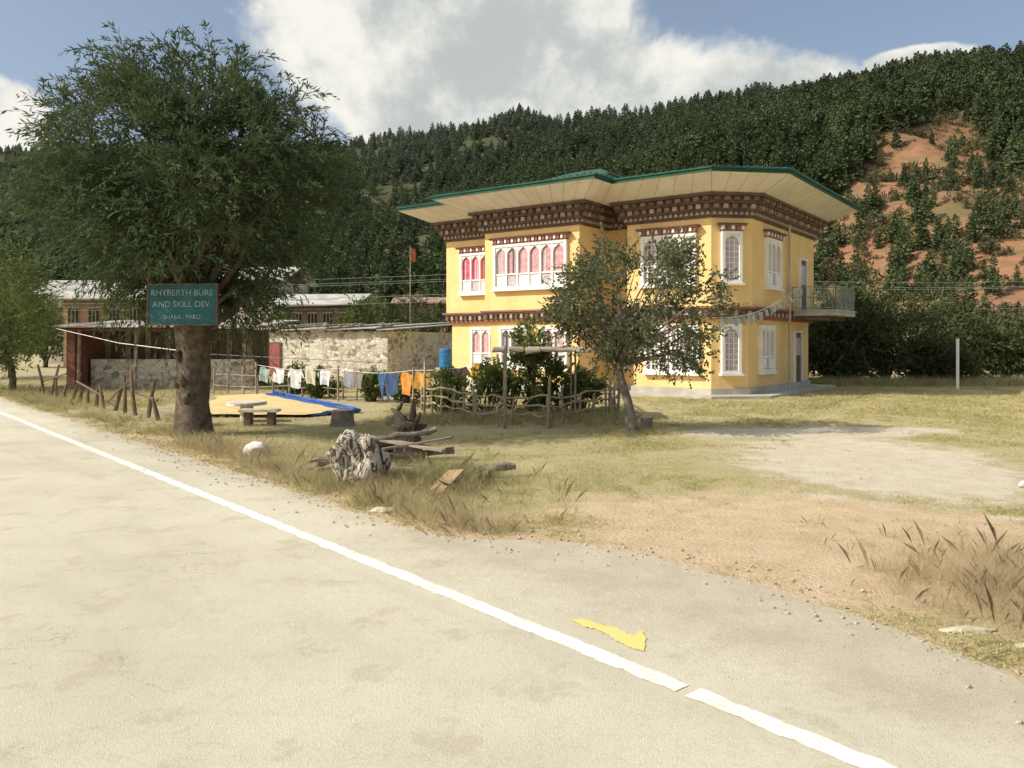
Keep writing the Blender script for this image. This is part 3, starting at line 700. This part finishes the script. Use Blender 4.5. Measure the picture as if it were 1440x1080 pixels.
for k in range(12):
    x0=-11.8+k*1.03; zz=2.66+.05*math.sin(k*2.1)
    mb.hexa([(x0,-.35,zz-.02),(x0+1.0,-.35,zz),(x0+1.0,9.8,zz+.5),(x0,9.8,zz+.48),(x0,-.35,zz+.04),(x0+1.0,-.35,zz+.06),(x0+1.0,9.8,zz+.56),(x0,9.8,zz+.54)],M_tin if k%4 else M_rust)
for k in range(10): mb.box(-11+k*1.2,-10.9+k*1.2,-.3,.1,2.52,2.62,M_wooddk)
for k in range(30):
    x0=random.uniform(-11.4,.2); r=random.uniform(.08,.18); y0=random.uniform(-.2,1.2); mb.tube([(x0-r,y0,2.82+r*.4),(x0,y0,2.84+r*.5),(x0+r,y0,2.82+r*.4)],[r*.6,r,r*.5],M_barkg,6,.25)
mb.build('roof',sh); mb=MB()
mb.box(-7.6,-6.7,-.06,.0,0.05,1.95,M_wooddk); mb.box(-7.52,-6.78,-.09,-.06,.08,1.88,mat('door_maroon',(.33,.12,.10)))
mb.build('door',sh)
sd_=empty('timber_shed',(-18.3,33,0),math.radians(-3)); mb=MB()
mb.box(0,.35,0,5,0,2.5,mat('brick_dark_red',(.28,.12,.09),(.18,.08,.06),5)); mb.box(0.35,7.6,2.2,2.45,0,2.5,M_wooddk)
for k in range(24): mb.box(.4+k*.3,.66+k*.3,2.14+.02*(k%2),2.19+.02*(k%2),0,2.45,M_wooddk if k%3 else M_wood)
mb.box(.5,7.4,.9,1.25,0,1.25,stm)
for xx in (.5,2.9,5.2,7.4): mb.tube([(xx,0,0),(xx+.05,0,2.5)],.07,M_wood,7,.1)
mb.tube([(-.2,0,2.5),(7.8,0,2.45)],.07,M_wooddk,7)
mb.build('walls',sd_); mb=MB()
for k in range(9):
    x0=-.5+k*.96; mb.hexa([(x0,-.6,2.58),(x0+.94,-.6,2.56),(x0+.94,5,2.95),(x0,5,2.97),(x0,-.6,2.62),(x0+.94,-.6,2.60),(x0+.94,5,2.99),(x0,5,3.01)],M_rust if k%3==1 else M_tin)
mb.build('roof',sd_)
def vhouse(loc,rot,w,d,h,rise,wm,rm_,ov=.8,orn=True):
    e=empty('village_house',(*loc,0),rot); mb=MB(); mb.box(0,w,0,d,0,h,wm); mb.build('walls',e)
    mb=MB(); a0,a1=-ov,w+ov
    mb.hexa([(a0,-ov,h-.1),(a1,-ov,h-.1),(a1,d/2,h+rise),(a0,d/2,h+rise),(a0,-ov,h),(a1,-ov,h),(a1,d/2,h+rise+.1),(a0,d/2,h+rise+.1)],rm_)
    mb.hexa([(a0,d/2+.002,h+rise),(a1,d/2+.002,h+rise),(a1,d+ov,h-.1),(a0,d+ov,h-.1),(a0,d/2+.002,h+rise+.1),(a1,d/2+.002,h+rise+.1),(a1,d+ov,h),(a0,d+ov,h)],rm_)
    for x in (0,w): mb.poly([(x,0,h-.01),(x,d,h-.01),(x,d/2,h+rise)],M_wooddk)
    mb.build('roof',e); mb=MB()
    if orn:
        k=int(w/1.3)
        for j in range(k):
            x=(j+.5)*w/k; mb.box(x-.42,x+.42,-.08,0,h-1.9,h-.6,M_cream)
            for q in(-.28,0,.28): mb.box(x+q-.1,x+q+.1,-.1,-.08,h-1.8,h-.75,M_dark)
        mb.box(-.1,w+.1,-.16,0,h-.5,h-.3,M_tan); mb.box(-.1,w+.1,-.12,0,h-2.2,h-2.0,M_tan)
        mb.build('windows',e)
M_wd2=mat('wood_house_wall',(.42,.26,.15),(.31,.19,.11),2); M_pl=mat('whitewash',(.60,.55,.45),(.46,.41,.34),1); M_wg=mat('wood_greybrown',(.26,.20,.15),(.17,.13,.10),2)
vhouse((-33.5,60),.05,7.5,6,5.2,1.2,M_wd2,M_tin)
vhouse((-30,74),-.1,9,7,7.6,1.4,M_pl,M_tin)
vhouse((-19.5,66),-.15,6.6,5,5.0,.9,M_wg,M_tin)
vhouse((-13.0,92),.03,6,5,6.4,.7,M_wg,M_rust,orn=False)
vhouse((-42,72),.1,9,6,6.2,1.4,M_pl,M_tin)
# ------------------------------------------------------------------ fences
def fence(name,path,hh,rails,post=1.0,r=.03,mt=M_wood):
    mb=MB()
    for a,b in zip(path[:-1],path[1:]):
        a=Vector(a);b=Vector(b);L=(b-a).length;k=max(1,round(L/post))
        for q in range(k+1):
            p=a.lerp(b,q/k); j=lambda s:random.uniform(-s,s); mb.tube([(p.x+j(.03),p.y+j(.03),-.1),(p.x+j(.09),p.y+j(.09),hh*random.uniform(.8,1.3))],[r*1.2,r*.9],mt,6,.12)
        for z in rails:
            pts=[]
            for q in range(9):
                p=a.lerp(b,q/8); pts.append((p.x,p.y,z*hh+random.uniform(-.06,.06)))
            mb.tube(pts,r*.75,mt,6,.1)
    return mb.build(name)
fence('bamboo_fence',[(-2.6,23.3),(-.9,19.6),(.85,18.8),(2.9,22.0),(3.0,25.2)],.75,(.35,.62,.92),.8,.035,M_wood)
fence('garden_fence',[(-11.5,31.0),(-8.2,29.6),(-2.9,25.6)],.8,(.4,.9),.7,.028,M_wood)
mb=MB()
for k in range(15):
    f=k/14; p=Vector((-17.8,30.2)).lerp(Vector((-8.9,20.3)),f); hh=random.uniform(.4,1.25); lx=random.uniform(-.35,.35)
    mb.tube([(p.x,p.y,-.1),(p.x+lx*.5,p.y,hh*.5),(p.x+lx,p.y+random.uniform(-.1,.1),hh)],[.06,.05,.035],M_wooddk,7,.2)
for (a_,b_) in (((-17.5,29.9,.5),(-15.2,27.4,.9)),((-14.2,26.2,.7),(-12.2,24.0,.35)),((-11.9,23.6,.2),(-10.4,22.0,1.0)),((-10.2,21.8,.6),(-9.0,20.4,.5))): mb.tube([a_,b_],.03,M_wooddk,6,.1)
mb.build('roadside_fence')
mb=MB()
for p,h in (((-.16,18.4),1.9),((.85,18.6),1.15),((2.6,21.5),1.0),((-2.4,22.0),1.6)): mb.tube([(p[0],p[1],-.1),(p[0]+.02,p[1],h)],.035,M_wood,7,.08)
mb.build('garden_posts',smooth=True)
mb=MB()
for p in ((-.2,20.3),(1.6,20.3),(-.2,21.8),(1.6,21.8)): mb.tube([(p[0],p[1],0),(p[0],p[1],1.75)],.03,M_wood,6)
for k in range(6):
    j=.04*math.sin(k*2.3); mb.hexa([(-.5+k*.42,20.0+j,1.72+j),(-.12+k*.42,20.0+j,1.73),(-.12+k*.42,22.1,1.83),(-.5+k*.42,22.1,1.82),(-.5+k*.42,20.0+j,1.75+j),(-.12+k*.42,20.0+j,1.76),(-.12+k*.42,22.1,1.86),(-.5+k*.42,22.1,1.85)],M_wood)
mb.build('garden_canopy')
# ------------------------------------------------------------------ laundry
cl=empty('clothesline',(0,0,0)); mb=MB()
A0=Vector((-9.3,29.2,1.15));A1=Vector((-5.8,26.8,1.1));A2=Vector((-2.9,23.6,1.15));A3=Vector((-.4,22.2,1.55))
for p in (A0,A1,A2,A3): mb.tube([(p.x,p.y,0),(p.x,p.y,p.z+.1)],.035,M_wood,6)
for a,b in ((A0,A1),(A1,A2),(A2,A3)): mb.tube([tuple(a.lerp(b,q/8)-Vector((0,0,.12*math.sin(math.pi*q/8)))) for q in range(9)],.008,M_white,5)
mb.build('line_and_poles',cl)
def cloth(nm,a,b,f,outline,c,dz=.1):
    p=a.lerp(b,f); d=(b-a); d.z=0; d.normalize(); m_=mat('fabric_'+nm,c,tuple(x*.7 for x in c),6); mb=MB(); ph=random.uniform(0,6); sl=random.uniform(-.12,.12)
    for grp in outline:
        for (z0,l0,r0),(z1,l1,r1) in zip(grp[:-1],grp[1:]):
            n=6
            for q in range(n):
                def P(z,l,r,f_): x=l+(r-l)*f_; wv=(.03+.05*-z)*math.sin(x*16+z*4+ph); return (p.x+d.x*x-d.y*wv+sl*-z,p.y+d.y*x+d.x*wv,p.z-dz+z+.04*math.sin(x*9+ph))
                mb.poly([P(z1,l1,r1,q/n),P(z1,l1,r1,(q+1)/n),P(z0,l0,r0,(q+1)/n),P(z0,l0,r0,q/n)],m_)
    mb.build(nm,cl,smooth=True)
shirt=[[(0,-.22,.22),(-.15,-.26,.26),(-.65,-.24,.24)],[(-.0,-.25,-.22),(-.2,-.42,-.25),(-.32,-.44,-.30)],[(0,.22,.25),(-.2,.25,.42),(-.32,.30,.44)]]
trous=[[(0,-.2,.2),(-.25,-.22,.22)],[(-.25,-.22,-.01),(-.85,-.26,-.1)],[(-.25,.01,.22),(-.85,.08,.24)]]
towel=[[(0,-.25,.25),(-.3,-.26,.25),(-.5,-.24,.26)]]
cloth('white_shirt',A0,A1,.3,towel,(.75,.74,.7)); cloth('white_towel',A0,A1,.5,shirt,(.7,.7,.68)); cloth('cream_cloth',A0,A1,.68,towel,(.6,.55,.42)); cloth('white_vest',A0,A1,.86,towel,(.7,.7,.72)); cloth('green_towel',A0,A1,.12,towel,(.3,.38,.33))
cloth('blue_jeans',A1,A2,.62,trous,(.07,.13,.28)); cloth('blue_shirt',A1,A2,.74,shirt,(.06,.10,.2)); cloth('orange_shirt',A1,A2,.93,shirt,(.65,.28,.06)); cloth('grey_trousers',A1,A2,.3,towel,(.25,.22,.2)); cloth('striped_cloth',A1,A2,.14,towel,(.3,.3,.36))
cloth('dark_jacket',A2,A3,.42,shirt,(.05,.05,.055)); cloth('yellow_scarf',A2,A3,.8,towel,(.7,.42,.05)); cloth('orange_scarf',A2,A3,.12,towel,(.7,.38,.08)); cloth('brown_jacket',A2,A3,.55,shirt,(.10,.07,.07))
pf=empty('prayer_flags',(0,0,0)); mb=MB(); a=Vector((2.9,17.7,2.75)); b=Vector((11.7,32.3,4.3)); pts=[a.lerp(b,q/24)-Vector((0,0,.7*math.sin(math.pi*q/24))) for q in range(25)]
mb.tube([tuple(p) for p in pts],.008,M_white,4)
fm=[mat('flag_'+n_m,c) for n_m,c in (('blue',(.34,.42,.42)),('white',(.6,.6,.55)),('red',(.42,.36,.28)),('green',(.34,.44,.34)),('yellow',(.55,.52,.40)))]
for q in range(8,24):
    p=pts[q];d=(b-a);d.z=0;d.normalize()
    for g in range(2):
        o_=p+d*(g*.32); w_=.26;h_=random.uniform(.18,.32); sw=random.uniform(-.08,.1)
        mb.poly([tuple(o_),tuple(o_+d*w_),tuple(o_+d*w_+Vector((.06+sw,-.05,-h_))),tuple(o_+Vector((.04+sw,.03,-h_*.9)))],fm[(2*q+g)%5])
mb.build('flags',pf)
rb=MB(); rb.tube([(-8.1,64,0),(-8.1,64,9.6)],.04,M_wood,6); mr=mat('banner_red',(.55,.16,.10))
for q in range(3): rb.poly([(-8.05,64,9.5-q*.35),(-7.75+.1*math.sin(q),64.1,9.3-q*.35),(-7.75+.1*math.sin(q+1),64.1,8.95-q*.35),(-8.05,64,9.15-q*.35)],mr)
rb.build('prayer_banner')
# ------------------------------------------------------------------ tarp & grain
def sheet(name,poly,z,mt,wob=.08,n=24):
    P=[Vector(p) for p in poly]; c=sum(P,Vector((0,0)))/len(P); pts=[]
    for i in range(len(P)):
        for q in range(n//len(P)+4):
            f=q/(n//len(P)+4); p=P[i].lerp(P[(i+1)%len(P)],f); pts.append(p+Vector((random.uniform(-wob,wob),random.uniform(-wob,wob))))
    mb=MB()
    for i in range(len(pts)):
        a=pts[i];b=pts[(i+1)%len(pts)]; mb.poly([(c.x,c.y,z+.02),(*a,z),(*b,z)],mt)
    return mb.build(name,smooth=False)
tp=[(-10.4,28.8),(-9.0,30.4),(-4.3,22.6),(-5.2,21.2),(-8.0,21.5)]
M_tarp=mat('tarp_blue',(.04,.12,.40),(.03,.08,.3),2,.6)
sheet('blue_tarp',tp,.05,M_tarp,.06)
M_grain=mat('grain_yellow',(.72,.56,.29),(.60,.45,.2),1.5,.95,.6,30)
sheet('drying_grain',[(-10.5,28.3),(-9.25,29.7),(-4.75,22.6),(-5.4,21.1),(-8.1,21.2)],.08,M_grain,.12)
mb=MB()
for a_,b_ in (((-9.0,30.4),(-4.3,22.6)),((-4.3,22.6),(-5.0,21.5))):
    pts=[(a_[0]+(b_[0]-a_[0])*q/16+random.uniform(-.06,.06),a_[1]+(b_[1]-a_[1])*q/16,.06+random.uniform(0,.04)) for q in range(17)]
    mb.tube(pts,[random.uniform(.03,.07) for _ in pts],M_tarp,7,.2)
mb.build('tarp_hem')
# ------------------------------------------------------------------ stone table, stumps, logs
M_stone=mat('pale_stone',(.70,.65,.55),(.54,.49,.41),4,.9,.4,15)
def disc(mb,c,r,z0,z1,mt,n=20,jit=.03):
    mb.tube([(c[0],c[1],z0),(c[0],c[1],z0+.02),(c[0],c[1],z1-.02),(c[0],c[1],z1)],[r*.97,r,r,r*.97],mt,n,jit)
tb=MB(); disc(tb,(-6.6,20.0),.48,.42,.50,M_stone); disc(tb,(-6.6,20.0),.16,0,.42,M_stone,10); tb.box(-6.4,-5.5,18.8,19.15,.34,.40,M_stone); tb.box(-6.3,-6.15,18.85,19.1,0,.34,M_wooddk); tb.box(-5.75,-5.6,18.85,19.1,0,.34,M_wooddk); tb.build('garden_table')
stc=mat('cut_wood_end',(.55,.42,.28),(.44,.32,.2),6)
def stump(p,r,h):
    mb=MB(); mb.tube([(p[0],p[1],-.02),(p[0],p[1],.08),(p[0],p[1],h)],[r*1.15,r,r*.96],M_barkg,14,.05,cap=False); mb.tube([(p[0],p[1],h-.03),(p[0],p[1],h+.003)],r*.93,stc,14,.03); mb.build('tree_stump')
stump((-4.05,19.2),.27,.36); stump((-7.3,19.0),.2,.3); stump((3.1,18.5),.14,.25)
def rock(name,p,sx_,sy,sz,mt,seed=0,link=True):
    import bmesh
    bm=bmesh.new(); bmesh.ops.create_icosphere(bm,subdivisions=4,radius=1)
    for v in bm.verts:
        k=1+.30*mnoise.fractal(v.co*1.3+Vector((seed,seed*2,0)),1,2,5); v.co=Vector((v.co.x*k*sx_,v.co.y*k*sy,v.co.z*k*sz))
    me=bpy.data.meshes.new(name); bm.to_mesh(me); bm.free(); me.materials.append(mt)
    for q in me.polygons: q.use_smooth=True
    o=bpy.data.objects.new(name,me); o.location=p
    if link: col.objects.link(o)
    return o
M_rockw=mat('rock_white',(.78,.75,.67),(.58,.54,.47),5,.9,.5,15)
M_rockt=mat('rock_tan',(.58,.51,.38),(.42,.36,.26),5,.95,.5,15)
rock('boulder',(-4.45,14.0,.1),.2,.17,.15,M_rockw,1); rock('boulder',(-1.5,9.45,.0),.17,.1,.045,M_rockt,2); rock('boulder',(7.0,11.0,.04),.06,.05,.05,M_rockw,3)
rock('boulder',(3.15,5.55,.0),.18,.07,.03,M_rockt,4); rock('boulder',(3.45,5.25,.0),.15,.08,.03,M_rockt,5)
gp=[rock('pebble',(0,0,0),1,.8,.6,M_rockt,20+k,link=False) for k in range(2)]
pts=[]
for _ in range(1600):
    s=R.uniform(-4,20); o=np.interp(s,ctrl_s+[6.7,200],ctrl_o+[4.75,4.75])+R.normal()*.35+.1
    p=d_*s+n_*o; pts.append((*p,.01))
scatter('gravel',pts,.004+.018*R.uniform(size=len(pts))**2.5,gp,.5)
M_drift,t,b,o=newmat('driftwood_bleached'); tc=t.node('ShaderNodeTexCoord').outputs['Object']
wv=t.noise(t.vm('MULTIPLY',tc,(4,4,1.2)),2.2,5,.6,dist=2.2); c=t.mix(t.ss(wv,.48,.56),(.56,.51,.42),(.10,.08,.06)); t.inp(b.inputs['Base Color'],c); b.inputs['Roughness'].default_value=.9
bn=t.node('ShaderNodeBump'); bn.inputs['Strength'].default_value=1; bn.inputs['Distance'].default_value=.06; t.inp(bn.inputs['Height'],t.m('MULTIPLY',wv,-1.0)); t.l.new(bn.outputs[0],b.inputs['Normal'])
lp=empty('log_pile',(0,0,0))
mb=MB()
def J(s): return random.uniform(-s,s)
for k in range(17):
    th=random.uniform(-.1,3.3); L=random.uniform(.3,.58); p=Vector((-2.15,11.15,.15)); q=p+Vector((math.cos(th)*L*.9,J(.28),math.sin(abs(th))*L*.95+.06))
    limb(mb,tuple(p+Vector((J(.15),J(.15),0))),tuple(q),.19,.085,M_drift,.28,7)
mb.build('root_ball',lp,smooth=True)
mb=MB()
for (a,b,r) in (((-2.9,11.9,.22),(-.9,12.4,.30),.07),((-2.5,12.3,.45),(-1.2,12.7,.6),.055),((-2.0,11.9,.10),(-.3,11.4,.12),.075),((-1.2,11.6,.08),(.05,11.9,.14),.085),((-3.3,12.2,.08),(-2.3,11.7,.16),.055)):
    a=Vector(a);b=Vector(b); mb.tube([tuple(a.lerp(b,q/9)+Vector((J(.03),J(.03),J(.025)))) for q in range(10)],[r*random.uniform(.75,1.15)*(1-.3*q/9) for q in range(10)],M_barkg,10,.15)
mb.build('logs',lp); mb=MB()
M_char=mat('root_black',(.05,.04,.032),(.09,.07,.055),5,.95,.8)
for k in range(16):
    th=random.uniform(0,6.28); L=random.uniform(.35,.7); p=Vector((-1.75,13.4,.5)); q=p+Vector((math.cos(th)*L*.8,math.sin(th)*L*.5,random.uniform(-.3,.65)))
    limb(mb,tuple(p),tuple(q),.13,.02,M_char,.25,5)
mb.tube([(-1.75,13.4,-.05),(-1.75,13.4,.3),(-1.7,13.4,.65)],[.32,.26,.12],M_char,10,.2)
mb.tube([(-2.9,13.2,.15),(-2.1,13.3,.3),(-1.7,13.4,.45)],[.10,.14,.14],M_char,9,.15); mb.build('burnt_root',lp)
mb=MB(); M_plank=mat('plank_orange',(.55,.39,.23),(.42,.29,.16),5,.9,.4,25)
mb.hexa([(-1.12,10.5,.0),(-.90,10.45,.02),(-.66,11.0,.22),(-.88,11.05,.20),(-1.12,10.5,.03),(-.90,10.45,.05),(-.66,11.0,.25),(-.88,11.05,.23)],M_plank)
mb.hexa([(-2.5,12.6,.5),(-2.45,12.85,.5),(-1.0,12.2,.35),(-1.05,11.95,.35),(-2.5,12.6,.53),(-2.45,12.85,.53),(-1.0,12.2,.38),(-1.05,11.95,.38)],M_wood)
mb.hexa([(-3.0,11.9,.2),(-2.95,12.1,.2),(-.9,12.5,.5),(-.95,12.3,.5),(-3.0,11.9,.23),(-2.95,12.1,.23),(-.9,12.5,.53),(-.95,12.3,.53)],M_barkg)
mb.build('planks',lp)
mb=MB(); M_bb=mat('barrel_blue',(.03,.18,.42),(.02,.13,.34),3,.45)
zz=[0,.03,.28,.30,.33,.58,.60,.63,.86,.9]; rr=[.27,.29,.29,.31,.29,.29,.31,.29,.28,.25]
mb.tube([(0,0,z_) for z_ in zz],rr,M_bb,20); mb.build('blue_barrel',loc=(-3.15,38,.75))
mb=MB(); mb.box(-3.6,-2.7,37.6,38.4,0,.75,stm); mb.build('barrel_stand')
mb=MB(); mb.tube([(18.3,33,-.1),(18.3,33,2.05)],.06,M_white,10); mb.tube([(18.3,33,2.05),(18.3,33,2.1)],.07,M_white,10); mb.build('white_post')
pl=[(-62,50),(3.5,49),(46,47),(90,46)]
for p in pl:
    mb=MB(); mb.tube([(p[0],p[1],0),(p[0],p[1],6.4)],[.13,.09],M_wood,9); mb.box(p[0]-.05,p[0]+.05,p[1]-.9,p[1]+.9,5.9,6.0,M_metal); mb.build('utility_pole')
mb=MB()
for a,b in zip(pl[:-1],pl[1:]):
    for dy,dz in ((-.8,6.05),(0,6.4),(.8,6.05),(-.1,5.2),(.1,4.8)):
        mb.tube([(a[0]+(b[0]-a[0])*q/20,a[1]+(b[1]-a[1])*q/20+dy,dz-.9*math.sin(math.pi*q/20)) for q in range(21)],.011,M_metal,4)
mb.build('power_lines')
mb=MB(); mb.tube([(-17.6,31,2.5),(-12.5,25.5,1.95),(-7.2,19,1.7),(-3.0,21.5,1.4)],.010,M_white,5); mb.build('rope')
